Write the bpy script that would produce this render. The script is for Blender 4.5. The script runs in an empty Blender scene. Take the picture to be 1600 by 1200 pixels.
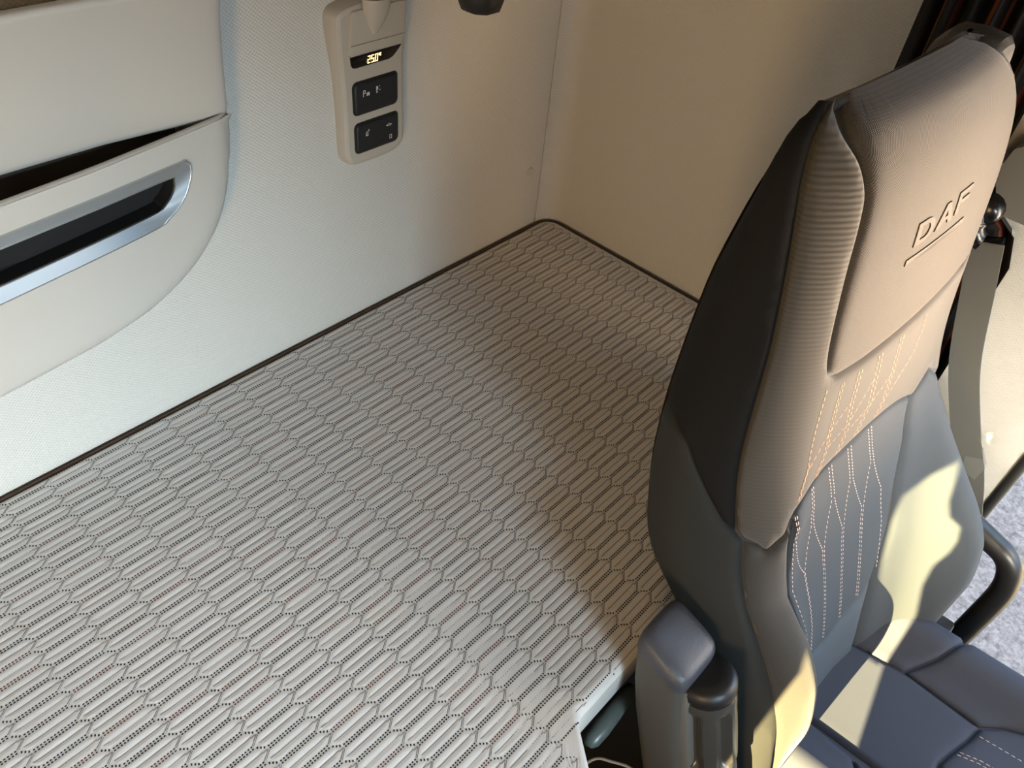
import bpy, bmesh, math, random
import numpy as np
from mathutils import Vector, Matrix
from mathutils.geometry import delaunay_2d_cdt

random.seed(4)
SC = bpy.context.scene
COL = SC.collection

# ------------------------------------------------------------------ camera
CAM = bpy.data.cameras.new('camera')
cam = bpy.data.objects.new('camera', CAM)
COL.objects.link(cam)
CAM.sensor_width = 36.0
CAM.lens = 1228.08 / 1600 * 36.0
CAM.clip_start = 0.02
_R = ((0.68027312, -0.72757284, 0.08869191), (-0.45970149, -0.51777003, -0.72151836), (0.57087917, 0.45005774, -0.68669135))
_M = Matrix.Identity(4)
for _i in range(3):
    _M[_i][0] = _R[0][_i]
    _M[_i][1] = -_R[1][_i]
    _M[_i][2] = -_R[2][_i]
_M[0][3], _M[1][3], _M[2][3] = -1.31833506, -0.99457994, 1.0
cam.matrix_world = _M
SC.camera = cam

# ------------------------------------------------------------------ view, world, sun, daylight through the cab's openings, added fill lamps
SC.view_settings.view_transform = 'Standard'
SC.view_settings.look = 'None'
SC.view_settings.gamma = 1.0
SC.view_settings.use_curve_mapping = False
SC.view_settings.exposure = 0.0
SC.cycles.use_denoising = True
SC.cycles.max_bounces = 8

W = bpy.data.worlds.new('sky')
SC.world = W
W.use_nodes = True
W.node_tree.nodes['Background'].inputs[0].default_value = (0.80, 0.88, 1.0, 1)
W.node_tree.nodes['Background'].inputs[1].default_value = 1.1

SUN_FROM = Vector((-1.0, 0.08, 0.45)).normalized()      # low sun on the passenger side
_s = bpy.data.lights.new('sun', 'SUN')
_s.energy = 60.0
_s.angle = math.radians(0.25)
_s.color = (1.0, 0.77, 0.36)
sun = bpy.data.objects.new('sun', _s)
COL.objects.link(sun)
sun.rotation_euler = SUN_FROM.to_track_quat('Z', 'Y').to_euler()
sun.location = (2, -4, 3)


def area(name, loc, aim, sx, sy, power, color):
    l = bpy.data.lights.new(name, 'AREA')
    l.shape = 'RECTANGLE'
    l.size, l.size_y = sx, sy
    l.energy = power
    l.color = color
    o = bpy.data.objects.new(name, l)
    COL.objects.link(o)
    o.location = loc
    o.rotation_euler = (Vector(loc) - Vector(aim)).to_track_quat('Z', 'Y').to_euler()
    return o


area('windscreen_daylight', (-1.6, -2.36, 0.6), (-1.3, -0.2, -0.05), 0.8, 0.25, 6.8, (0.62, 0.84, 1.0)).data.spread = math.radians(50)
area('windscreen_centre_daylight', (-0.95, -2.36, 0.5), (0.0, -1.02, 0.12), 0.5, 0.3, 2.4, (1.0, 0.93, 0.78)).data.spread = math.radians(30)
area('passenger_window_daylight', (-2.29, -1.30, 0.30), (-1.0, -0.7, 0.0), 0.30, 0.50, 14.5, (1.0, 0.64, 0.27))
area('driver_door_daylight', (0.06, -1.70, 0.45), (-0.6, -0.9, 0.35), 0.9, 0.9, 12.5, (0.18, 0.55, 1.0))
area('door_warm_fill', (0.0, -1.95, 0.55), (-1.2, -0.3, 0.0), 0.4, 0.4, 9.0, (1.0, 0.58, 0.10))  # warm fill lamp added in the door opening; no quarter window here
area('headrest_fill', (0.0, -1.50, 0.34), (-0.44, -0.88, 0.56), 0.28, 0.34, 4.9, (1.0, 0.72, 0.47)).data.spread = math.radians(62)  # warm beam added and aimed to brighten the headrest


# ------------------------------------------------------------------ materials
def new_mat(name):
    m = bpy.data.materials.new(name)
    m.use_nodes = True
    nt = m.node_tree
    return m, nt, nt.nodes['Principled BSDF']


def N(nt, t, **kw):
    n = nt.nodes.new(t)
    for k, v in kw.items():
        if hasattr(n, k):
            setattr(n, k, v)
        else:
            n.inputs[k].default_value = v
    return n


def plain(name, col, rough=0.6, metal=0.0, noise=0.0, scale=400.0, bump=0.0, spec=0.5, coat=0.0, var=0.0):
    m, nt, b = new_mat(name)
    b.inputs['Base Color'].default_value = (*col, 1)
    b.inputs['Roughness'].default_value = rough
    b.inputs['Metallic'].default_value = metal
    b.inputs['Specular IOR Level'].default_value = spec
    b.inputs['Coat Weight'].default_value = coat
    tc = N(nt, 'ShaderNodeTexCoord')
    nz = N(nt, 'ShaderNodeTexNoise')
    nz.inputs['Scale'].default_value = scale
    nz.inputs['Detail'].default_value = 3
    nt.links.new(tc.outputs['Object'], nz.inputs['Vector'])
    if var > 0:
        mx = N(nt, 'ShaderNodeMix', data_type='RGBA')
        mx.inputs[6].default_value = (*[c * (1 - var) for c in col], 1)
        mx.inputs[7].default_value = (*[min(1, c * (1 + var)) for c in col], 1)
        nt.links.new(nz.outputs['Fac'], mx.inputs[0])
        nt.links.new(mx.outputs[2], b.inputs['Base Color'])
    if bump > 0:
        bp = N(nt, 'ShaderNodeBump')
        bp.inputs['Strength'].default_value = bump
        bp.inputs['Distance'].default_value = 0.001
        nt.links.new(nz.outputs['Fac'], bp.inputs['Height'])
        nt.links.new(bp.outputs['Normal'], b.inputs['Normal'])
    return m


def weave(name, col, kx, ky, axes='XZ', bump=0.5, dark=0.0, rough=0.8, dist=0.0006, sheen=0.0, ridge=False, zfade=None):
    """cloth or grained vinyl: small over-under relief"""
    m, nt, b = new_mat(name)
    b.inputs['Roughness'].default_value = rough
    b.inputs['Specular IOR Level'].default_value = 0.25
    b.inputs['Sheen Weight'].default_value = sheen
    tc = N(nt, 'ShaderNodeTexCoord')
    sp = N(nt, 'ShaderNodeSeparateXYZ')
    nz = N(nt, 'ShaderNodeTexNoise')
    nz.inputs['Scale'].default_value = 60
    nt.links.new(tc.outputs['Object'], nz.inputs['Vector'])

    def sine(ax, k):
        mu = N(nt, 'ShaderNodeMath', operation='MULTIPLY_ADD')
        mu.inputs[1].default_value = k
        nt.links.new(sp.outputs[ax], mu.inputs[0])
        m2 = N(nt, 'ShaderNodeMath', operation='MULTIPLY')
        m2.inputs[1].default_value = 2.0
        nt.links.new(nz.outputs['Fac'], m2.inputs[0])
        nt.links.new(m2.outputs[0], mu.inputs[2])
        s = N(nt, 'ShaderNodeMath', operation='SINE')
        nt.links.new(mu.outputs[0], s.inputs[0])
        return s
    nt.links.new(tc.outputs['Object'], sp.inputs[0])
    a = sine(axes[0], kx)
    c = sine(axes[1], ky)
    pr = N(nt, 'ShaderNodeMath', operation='MULTIPLY')
    nt.links.new(a.outputs[0], pr.inputs[0])
    nt.links.new(c.outputs[0], pr.inputs[1])
    h = c if ridge else pr
    mp = N(nt, 'ShaderNodeMapRange')
    mp.inputs['From Min'].default_value = -1
    nt.links.new(h.outputs[0], mp.inputs['Value'])
    mx = N(nt, 'ShaderNodeMix', data_type='RGBA')
    mx.inputs[6].default_value = (*[q * (1 - dark) for q in col], 1)
    mx.inputs[7].default_value = (*col, 1)
    nt.links.new(mp.outputs[0], mx.inputs[0])
    nt.links.new(mx.outputs[2], b.inputs['Base Color'])
    bp = N(nt, 'ShaderNodeBump')
    bp.inputs['Strength'].default_value = bump
    if zfade:
        zf = N(nt, 'ShaderNodeMapRange')
        zf.inputs['From Min'].default_value, zf.inputs['From Max'].default_value = zfade
        zf.inputs['To Max'].default_value = bump
        nt.links.new(sp.outputs['Z'], zf.inputs['Value'])
        nt.links.new(zf.outputs[0], bp.inputs['Strength'])
    bp.inputs['Distance'].default_value = dist
    nt.links.new(mp.outputs[0], bp.inputs['Height'])
    nt.links.new(bp.outputs['Normal'], b.inputs['Normal'])
    return m


def emit(name, col, strength):
    m, nt, b = new_mat(name)
    b.inputs['Base Color'].default_value = (*col, 1)
    b.inputs['Emission Color'].default_value = (*col, 1)
    b.inputs['Emission Strength'].default_value = strength
    return m


def ground_mat():
    m, nt, b = new_mat('gravel_ground')
    tc = N(nt, 'ShaderNodeTexCoord')
    v = N(nt, 'ShaderNodeTexNoise')
    v.inputs['Scale'].default_value = 34
    v.inputs['Detail'].default_value = 8
    v.inputs['Roughness'].default_value = 0.75
    nt.links.new(tc.outputs['Object'], v.inputs['Vector'])
    r = N(nt, 'ShaderNodeValToRGB')
    r.color_ramp.elements[0].position = 0.36
    r.color_ramp.elements[0].color = (0.36, 0.34, 0.36, 1)
    r.color_ramp.elements[1].position = 0.60
    r.color_ramp.elements[1].color = (0.92, 0.89, 0.90, 1)
    nt.links.new(v.outputs['Fac'], r.inputs[0])
    nt.links.new(r.outputs[0], b.inputs['Base Color'])
    b.inputs['Roughness'].default_value = 0.95
    bp = N(nt, 'ShaderNodeBump')
    bp.inputs['Strength'].default_value = 0.6
    bp.inputs['Distance'].default_value = 0.02
    nt.links.new(v.outputs['Fac'], bp.inputs['Height'])
    nt.links.new(bp.outputs['Normal'], b.inputs['Normal'])
    return m


TAU = math.tau
M = {}
M['wall'] = weave('wall_vinyl', (0.60, 0.575, 0.525), TAU / 0.0066, TAU / 0.0058, 'XZ', 0.9, 0.16, 0.65, 0.0007)
M['wall_side'] = weave('side_wall_vinyl', (0.60, 0.575, 0.525), TAU / 0.0066, TAU / 0.0058, 'YZ', 0.8, 0.10, 0.6, 0.0006)
M['trim_beige'] = plain('beige_plastic', (0.50, 0.47, 0.42), 0.5, bump=0.12, scale=900)
M['unit_beige'] = plain('unit_plastic', (0.44, 0.40, 0.335), 0.45, bump=0.08, scale=1200)
M['pocket_dark'] = plain('pocket_shade', (0.035, 0.026, 0.020), 0.95)  # near-black brown standing in for the shade inside the pocket
M['silver'] = plain('satin_silver', (0.56, 0.60, 0.62), 0.35, 0.85)
M['black_gloss'] = plain('black_gloss', (0.004, 0.004, 0.005), 0.25)
M['black'] = plain('black_plastic', (0.012, 0.012, 0.013), 0.45, bump=0.1)
M['deep_black'] = plain('matt_black', (0.006, 0.006, 0.006), 0.9)
M['button'] = plain('button_rubber', (0.011, 0.012, 0.014), 0.5)
M['icon'] = plain('icon_print', (0.75, 0.72, 0.66), 0.6)
M['digits'] = emit('display_digits', (1.0, 0.78, 0.34), 2.2)
M['cover'] = plain('mattress_cloth', (0.62, 0.595, 0.57), 0.9, noise=1, scale=700, bump=0.25, var=0.06, spec=0.2)
M['border'] = plain('mattress_border', (0.55, 0.51, 0.46), 0.9, scale=900, bump=0.3, var=0.08, spec=0.2)
M['perf'] = plain('dark_thread', (0.012, 0.011, 0.016), 0.9)
M['perf_red'] = plain('maroon_thread', (0.10, 0.035, 0.03), 0.9)
M['line'] = plain('seam_thread', (0.10, 0.095, 0.095), 0.9)
M['piping'] = plain('brown_piping', (0.06, 0.035, 0.025), 0.8)
M['fabric'] = weave('seat_cloth', (0.060, 0.058, 0.054), TAU / 0.0022, TAU / 0.0022, 'XZ', 0.5, 0.25, 0.9, 0.0004, 0.25)
M['fabric_ins'] = weave('headrest_cloth', (0.094, 0.083, 0.070), TAU / 0.0026, TAU / 0.0026, 'XZ', 0.7, 0.3, 0.9, 0.0005, 0.3)
M['fabric_rib'] = weave('ribbed_cloth', (0.062, 0.057, 0.052), TAU / 0.004, TAU / 0.0065, 'XZ', 1.0, 0.35, 0.9, 0.0012, 0.3, True)
M['fabric_yoke'] = weave('shoulder_cloth', (0.082, 0.075, 0.065), TAU / 0.004, TAU / 0.0055, 'XZ', 0.55, 0.10, 0.9, 0.0008, 0.3, True, (0.44, 0.64))
M['fabric_logo'] = plain('logo_cloth', (0.122, 0.108, 0.090), 0.85, scale=1500, bump=0.3)
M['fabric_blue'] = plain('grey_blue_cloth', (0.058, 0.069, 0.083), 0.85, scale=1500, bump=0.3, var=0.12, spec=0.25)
M['fabric_gus'] = plain('pale_grey_cloth', (0.080, 0.098, 0.118), 0.85, scale=1500, bump=0.3, var=0.10, spec=0.25)
M['fabric_cush'] = plain('cushion_cloth', (0.066, 0.076, 0.106), 0.85, scale=1500, bump=0.3, var=0.12, spec=0.25)
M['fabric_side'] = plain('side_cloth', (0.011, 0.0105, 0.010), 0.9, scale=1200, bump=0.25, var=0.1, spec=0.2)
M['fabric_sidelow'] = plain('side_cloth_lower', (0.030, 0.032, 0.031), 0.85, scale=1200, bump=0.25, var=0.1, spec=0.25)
M['thread_orange'] = plain('orange_thread', (0.78, 0.36, 0.16), 0.7)
M['thread_pale'] = plain('pale_pink_thread', (0.74, 0.58, 0.52), 0.7)
M['grey_plastic'] = plain('grey_plastic', (0.105, 0.105, 0.098), 0.5, bump=0.12, scale=1500)
M['arm'] = plain('armrest_plastic', (0.062, 0.062, 0.058), 0.5, bump=0.25, scale=900)
M['arm_cap'] = plain('armrest_cap', (0.050, 0.053, 0.066), 0.34, bump=0.5, scale=700)
M['knob'] = plain('knob_plastic', (0.045, 0.045, 0.043), 0.24)
M['belt'] = weave('belt_webbing', (0.145, 0.142, 0.13), TAU / 0.002, TAU / 0.0016, 'YZ', 0.5, 0.25, 0.55, 0.0004)
M['housing'] = plain('belt_housing', (0.17, 0.17, 0.155), 0.45, bump=0.1)
M['curtain'] = plain('curtain_cloth', (0.012, 0.009, 0.008), 0.95, scale=600, bump=0.2)
M['curtain_stripe'] = plain('curtain_orange', (0.30, 0.085, 0.03), 0.9)
M['curtain_red'] = plain('curtain_rust', (0.16, 0.035, 0.02), 0.9)
M['rail'] = plain('rail_coating', (0.012, 0.012, 0.012), 0.38)
M['seal'] = plain('door_seal_rubber', (0.02, 0.02, 0.02), 0.6)
M['floor'] = plain('cab_floor', (0.02, 0.02, 0.02), 0.9)
M['shell'] = plain('cab_lining', (0.16, 0.135, 0.105), 0.85)
M['dash'] = plain('dash_plastic', (0.05, 0.05, 0.05), 0.7)
M['cable'] = plain('cable_sheath', (0.45, 0.45, 0.45), 0.4)
M['lever'] = plain('lever_plastic', (0.10, 0.115, 0.105), 0.3)
M['ground'] = ground_mat()


# ------------------------------------------------------------------ mesh helpers
def link_mesh(name, verts, faces, mat, parent=None, smooth=True, angle=None):
    me = bpy.data.meshes.new(name)
    me.from_pydata([tuple(map(float, v)) for v in verts], [], [tuple(int(i) for i in f) for f in faces])
    me.update()
    if smooth:
        me.polygons.foreach_set('use_smooth', [True] * len(me.polygons))
        if angle is not None:
            me.set_sharp_from_angle(angle=math.radians(angle))
    me.materials.append(M[mat])
    o = bpy.data.objects.new(name, me)
    COL.objects.link(o)
    if parent is not None:
        o.parent = parent
    return o


def fix_normals(o):
    bm = bmesh.new()
    bm.from_mesh(o.data)
    bmesh.ops.remove_doubles(bm, verts=bm.verts, dist=1e-6)
    bmesh.ops.recalc_face_normals(bm, faces=bm.faces)
    bm.to_mesh(o.data)
    bm.free()
    return o


def thing(name, label, cat, loc=(0, 0, 0), group=None):
    o = bpy.data.objects.new(name, None)
    COL.objects.link(o)
    o.empty_display_size = 0.05
    o['label'] = label
    o['category'] = cat
    if group:
        o['group'] = group
    return o


def tag(o, label, cat, group=None):
    o['label'] = label
    o['category'] = cat
    if group:
        o['group'] = group
    return o


def struct(o, label=None):
    o['kind'] = 'structure'
    if label:
        o['label'] = label
    return o


def box(name, lo, hi, mat, parent=None, bevel=0.0, seg=2):
    bm = bmesh.new()
    bmesh.ops.create_cube(bm, size=1)
    for v in bm.verts:
        v.co = Vector([(lo[i] + hi[i]) / 2 + v.co[i] * (hi[i] - lo[i]) for i in range(3)])
    if bevel > 0:
        bmesh.ops.bevel(bm, geom=list(bm.edges), offset=bevel, segments=seg, affect='EDGES', profile=0.5)
    me = bpy.data.meshes.new(name)
    bm.to_mesh(me)
    bm.free()
    if bevel > 0:
        me.polygons.foreach_set('use_smooth', [True] * len(me.polygons))
        me.set_sharp_from_angle(angle=math.radians(40))
    me.materials.append(M[mat])
    o = bpy.data.objects.new(name, me)
    COL.objects.link(o)
    if parent is not None:
        o.parent = parent
    return o


def loft(name, rings, mat, parent=None, cap=True, closed=True, angle=40):
    n = len(rings[0])
    verts = [p for r in rings for p in r]
    faces = []
    for i in range(len(rings) - 1):
        for j in range(n if closed else n - 1):
            k = (j + 1) % n
            faces.append((i * n + j, i * n + k, (i + 1) * n + k, (i + 1) * n + j))
    if cap:
        faces.append(tuple(range(n))[::-1])
        faces.append(tuple((len(rings) - 1) * n + j for j in range(n)))
    o = link_mesh(name, verts, faces, mat, parent, True, None)
    fix_normals(o)
    o.data.polygons.foreach_set('use_smooth', [True] * len(o.data.polygons))
    if angle:
        o.data.set_sharp_from_angle(angle=math.radians(angle))
    return o


def spline(pts, n=8, closed=False):
    P_ = [np.array(p, float) for p in pts]
    out = []
    m = len(P_)
    for i in range(m if closed else m - 1):
        if closed:
            p0, p1, p2, p3 = P_[i - 1], P_[i], P_[(i + 1) % m], P_[(i + 2) % m]
        else:
            p0, p1, p2, p3 = P_[max(i - 1, 0)], P_[i], P_[i + 1], P_[min(i + 2, m - 1)]
        for k in range(n):
            t = k / n
            out.append(.5 * (2 * p1 + (p2 - p0) * t + (2 * p0 - 5 * p1 + 4 * p2 - p3) * t * t + (3 * p1 - p0 - 3 * p2 + p3) * t ** 3))
    if not closed:
        out.append(P_[-1])
    return out


def tube(name, pts, r, mat, parent=None, n=10, cap=True):
    pts = [Vector(p) for p in pts]
    rings = []
    up = Vector((0.13, 0.21, 0.97))
    for i, p in enumerate(pts):
        d = (pts[min(i + 1, len(pts) - 1)] - pts[max(i - 1, 0)]).normalized()
        a = d.cross(up)
        if a.length < 1e-3:
            a = d.cross(Vector((1, 0, 0)))
        a.normalize()
        b = d.cross(a).normalized()
        rr = r[i] if isinstance(r, (list, tuple)) else r
        rings.append([p + rr * (a * math.cos(TAU * j / n) + b * math.sin(TAU * j / n)) for j in range(n)])
    return loft(name, rings, mat, parent, cap, True, 60)


def rrect(x0, x1, z0, z1, r, n=6):
    """rounded rectangle outline, counter-clockwise; r = one radius or four (bl, br, tr, tl)"""
    rs = r if isinstance(r, (tuple, list)) else (r, r, r, r)
    out = []
    for (cx, cz, a0, rr) in ((x0, z0, 180, rs[0]), (x1, z0, 270, rs[1]), (x1, z1, 0, rs[2]), (x0, z1, 90, rs[3])):
        sx = 1 if cx == x0 else -1
        sz = 1 if cz == z0 else -1
        for k in range(n + 1):
            a = math.radians(a0 + 90 * k / n)
            out.append((cx + sx * rr + rr * math.cos(a), cz + sz * rr + rr * math.sin(a)))
    return out


def offset_poly(poly, d):
    """inset of a closed ccw outline by d"""
    p = np.array(poly, float)
    nx = np.roll(p, -1, 0) - p
    nx = nx / np.maximum(np.linalg.norm(nx, axis=1, keepdims=True), 1e-9)
    t = nx + np.roll(nx, 1, 0)
    t = t / np.maximum(np.linalg.norm(t, axis=1, keepdims=True), 1e-9)
    nrm = np.stack([-t[:, 1], t[:, 0]], 1)
    c = np.clip((nx * t).sum(1), 0.5, 1)
    return p + nrm * (d / c)[:, None]


def plate(name, outline, y_back, y_front, mat, parent=None, bevel=0.003, steps=4, yfun=None):
    """a slab standing off the rear wall: outline in x,z, rounded rim toward the cab (-y)"""
    f = yfun or (lambda x, z: 0.0)
    rings = [[(x, y_back, z) for x, z in outline]]
    for k in range(steps + 1):
        a = math.pi / 2 * k / steps
        q = offset_poly(outline, bevel * (1 - math.cos(a)))
        yy = y_front + bevel * (1 - math.sin(a))
        rings.append([(x, yy + f(x, z), z) for x, z in q])
    return loft(name, rings, mat, parent, True, True, 35)


def in_poly(pt, poly):
    x, y = pt
    c = False
    n = len(poly)
    j = n - 1
    for i in range(n):
        xi, yi = poly[i]
        xj, yj = poly[j]
        if (yi > y) != (yj > y) and x < (xj - xi) * (y - yi) / (yj - yi + 1e-15) + xi:
            c = not c
        j = i
    return c


def in_poly_np(pts, poly):
    pts = np.asarray(pts)
    c = np.zeros(len(pts), bool)
    n = len(poly)
    j = n - 1
    for i in range(n):
        xi, yi = poly[i]
        xj, yj = poly[j]
        cond = ((yi > pts[:, 1]) != (yj > pts[:, 1])) & (pts[:, 0] < (xj - xi) * (pts[:, 1] - yi) / (yj - yi + 1e-15) + xi)
        c ^= cond
        j = i
    return c


def seg_dist(pts, poly, closed=True, above=None):
    pts = np.asarray(pts, float)
    d = np.full(len(pts), 1e9)
    p = np.asarray(poly, float)
    for i in range(0 if closed else 1, len(p)):
        a, b = p[i - 1], p[i]
        if above is not None and min(a[1], b[1]) > above:
            continue
        ab = b - a
        L2 = (ab ** 2).sum()
        if L2 < 1e-18:
            continue
        t = np.clip(((pts - a) @ ab) / L2, 0, 1)
        d = np.minimum(d, np.linalg.norm(pts - (a + t[:, None] * ab), axis=1))
    return d


def resample(poly, step):
    out = []
    n = len(poly)
    for i in range(n):
        a, b = np.array(poly[i], float), np.array(poly[(i + 1) % n], float)
        k = max(1, int(math.ceil(np.linalg.norm(b - a) / step)))
        for j in range(k):
            out.append(tuple(a + (b - a) * j / k))
    return out


def panel(name, S, poly, mat, parent, step=0.010, scale=(1, 1), puff=0.004, roll=0.010, sink=0.004, hole=None, rolled=None, crown=None):
    """a sewn cover panel: outline in the surface's own two coordinates, domed over its padding and drawn in at the seams.
    S(a,b)->(n,3) surface points; scale turns the two coordinates into metres"""
    s = np.array(scale, float)
    pm = [tuple(np.array(p) * s) for p in poly]
    _a = np.array(pm)
    if (_a[:, 0] * np.roll(_a[:, 1], -1) - np.roll(_a[:, 0], -1) * _a[:, 1]).sum() < 0:
        pm = pm[::-1]
    bd = resample(pm, step * 0.8)
    pts = list(bd)
    edges = [(i, (i + 1) % len(bd)) for i in range(len(bd))]
    if hole is not None:
        hb = resample([tuple(np.array(p) * s) for p in hole], step * 0.8)
        k0 = len(pts)
        pts += hb
        edges += [(k0 + i, k0 + (i + 1) % len(hb)) for i in range(len(hb))]
    a = np.array(bd)
    lo, hi = a.min(0), a.max(0)
    gx, gy = np.meshgrid(np.arange(lo[0], hi[0], step), np.arange(lo[1], hi[1], step))
    g = np.stack([gx.ravel(), gy.ravel()], 1)
    # extra rings close to the seam so that the roll-over is smooth
    g = g[in_poly_np(g, bd)]
    if len(g):
        g = g[seg_dist(g, bd) > step * 0.45]
    for dd in (roll * 0.25, roll * 0.55):
        rg = offset_poly(bd, dd)
        ok = in_poly_np(rg, bd)
        rg = rg[ok]
        if len(rg):
            rg = rg[seg_dist(rg, bd) > dd * 0.8]
        if len(g) and len(rg):
            g = g[np.array([np.min(np.abs(g[i] - rg).sum(1)) > step * 0.3 for i in range(len(g))])]
        g = np.concatenate([g, rg]) if len(rg) else g
    if hole is not None and len(g):
        g = g[~in_poly_np(g, hb)]
        g = g[seg_dist(g, hb) > step * 0.4]
    pts += [tuple(p) for p in g]
    res = delaunay_2d_cdt([Vector(p) for p in pts], edges, [], 0, 1e-7)
    vv = np.array([tuple(v) for v in res[0]])
    ff = [f for f in res[2]]
    cen = np.array([vv[list(f)].mean(0) for f in ff])
    keep = in_poly_np(cen, bd)
    if hole is not None:
        keep &= ~in_poly_np(cen, hb)
    ff = [f for f, k in zip(ff, keep) if k]
    used = sorted({i for f in ff for i in f})
    mp = {i: k for k, i in enumerate(used)}
    vv = vv[used]
    ff = [tuple(mp[i] for i in f) for f in ff]
    d = seg_dist(vv, bd, True, crown) if rolled is None else seg_dist(vv, rolled, False)
    t = np.clip(d / roll, 0, 1)
    h = -sink + (sink + puff) * np.sqrt(np.clip(1 - (1 - t) ** 2, 0, 1))
    ab = vv / s
    e = 1e-4
    p0 = S(ab[:, 0], ab[:, 1])
    pu = S(ab[:, 0] + e, ab[:, 1]) - p0
    pv = S(ab[:, 0], ab[:, 1] + e) - p0
    nr = np.cross(pu, pv)
    nr /= np.maximum(np.linalg.norm(nr, axis=1, keepdims=True), 1e-12)
    V_ = p0 + nr * h[:, None]
    return link_mesh(name, V_, ff, mat, parent, True)


# ------------------------------------------------------------------ the cab shell
rear = struct(box('wall_rear', (-2.32, 0.012, -0.95), (-0.0335, 0.05, 1.32), 'wall'), 'textured beige rear wall of the cab')


def side_wall():
    path = [(-0.0305, 0.050), (-0.0305, 0.0125), (-0.0290, 0.0105), (-0.026, 0.0100)]
    r = 0.042
    for k in range(11):
        a = math.pi / 2 * k / 10
        path.append((0.016 - r + r * math.sin(a), 0.010 - r + r * math.cos(a)))
    path += [(0.016, y) for y in np.linspace(-0.06, -1.085, 24)]
    path += [(0.020, -1.093), (0.045, -1.096), (0.045, 0.05)]
    rings = [[(x, y, z) for x, y in path] for z in np.linspace(-0.95, 1.32, 3)]
    return loft('wall_side', rings, 'wall_side', None, True, True, 30)


struct(box('joint_light_stop', (-0.06, 0.0505, -0.95), (0.0, 0.056, 1.32), 'deep_black'), 'added black strip keeping outside light out of the corner joint')  # unseen strip added so no outside light shows through the joint
struct(side_wall(), 'textured beige side wall beside the driver')
struct(box('floor', (-2.32, -2.45, -0.97), (0.03, 0.05, -0.95), 'floor'), 'dark cab floor')
struct(box('ceiling', (-2.32, -2.45, 1.32), (0.05, 0.05, 1.36), 'shell'), 'cab roof lining')
ws = thing('wall_passenger', 'passenger side wall with its window', 'wall')
ws['kind'] = 'structure'
del ws['category']
for nm, lo, hi in (('lower_panel', (-2.36, -2.45, -0.95), (-2.32, 0.05, 0.0)), ('upper_panel', (-2.36, -2.45, 1.12), (-2.32, 0.05, 1.32)),
                   ('rear_panel', (-2.36, -0.66, 0.0), (-2.32, 0.05, 1.12)), ('front_panel', (-2.36, -2.45, 0.0), (-2.32, -1.95, 1.12)),
                   ('door_header', (-2.36, -1.95, 0.62), (-2.32, -1.22, 1.12)), ('post', (-2.36, -1.22, 0.0), (-2.32, -1.10, 1.12)), ('sill_panel', (-2.36, -1.10, 0.0), (-2.32, -0.66, 0.54))):
    box(nm, lo, hi, 'shell', ws)
# unseen opening and two added screens; their crooked gap shapes the sun patches
wc = thing('sun_mask', 'dark unseen screens added to shape the sun patches, a gap between them', 'curtain')
for nm, pts in (('rear_mask', [(-0.64, 0.52), (-0.868, 0.52), (-0.868, 0.80), (-0.845, 0.87), (-0.823, 0.946), (-0.814, 1.0), (-0.826, 1.05), (-0.842, 1.085), (-0.844, 1.14), (-0.64, 1.14)]),
                ('front_mask', [(-1.12, 0.52), (-1.12, 1.14), (-0.846, 1.14), (-0.846, 1.085), (-0.860, 1.04), (-0.866, 1.016), (-0.880, 0.99), (-0.901, 0.98), (-0.911, 0.95), (-0.912, 0.92), (-0.906, 0.88), (-0.912, 0.83), (-0.933, 0.757), (-0.944, 0.66), (-0.986, 0.585), (-0.99, 0.52)])):
    loft(nm, [[(x, y, z) for y, z in pts] for x in (-2.318, -2.310)], 'curtain', wc, True, True, 30)
wf = thing('wall_front', 'front of the cab with the windscreen opening', 'wall')
wf['kind'] = 'structure'
del wf['category']
for nm, lo, hi in (('dashboard', (-2.32, -2.45, -0.95), (0.02, -2.40, 0.0)), ('windscreen_header', (-2.32, -2.45, 0.72), (0.02, -2.40, 1.32))):
    box(nm, lo, hi, 'dash' if nm == 'dashboard' else 'shell', wf)
for nm, lo, hi in (('door_header', (0.016, -2.45, 0.95), (0.05, -1.10, 1.32)), ('front_post', (0.016, -2.45, -0.95), (0.05, -2.20, 0.95))):
    box(nm, lo, hi, 'shell', wf)

seal_pts = [(0.020, -1.100, z) for z in np.linspace(-0.95, 1.30, 10)]
struct(tube('trim_1', seal_pts, 0.009, 'seal', None, 10), 'black rubber door seal along the edge of the side wall')
struct(link_mesh('ground', [(-6, -9, -1.75), (9, -9, -1.75), (9, 6, -1.75), (-6, 6, -1.75)], [(0, 1, 2, 3)], 'ground', None, False), 'pale stony ground outside the open door')

# ------------------------------------------------------------------ mattress
HX, HY, HT = 0.065, 0.025, 0.014                          # hexagon column pitch, row pitch, length of the pointed end
HA = HX - HT
COL0, ROW0 = -0.8265, -0.416


def hex_centers(x0, x1, y0, y1):
    k0, k1 = int(math.floor((x0 - COL0) / HX)) - 1, int(math.ceil((x1 - COL0) / HX)) + 1
    for k in range(k0, k1 + 1):
        off = (HY / 2) if k % 2 else 0.0
        for j in range(int(math.floor((y0 - ROW0) / HY)) - 1, int(math.ceil((y1 - ROW0) / HY)) + 2):
            yield k, j, COL0 + k * HX, ROW0 + HY / 2 + off + j * HY


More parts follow.
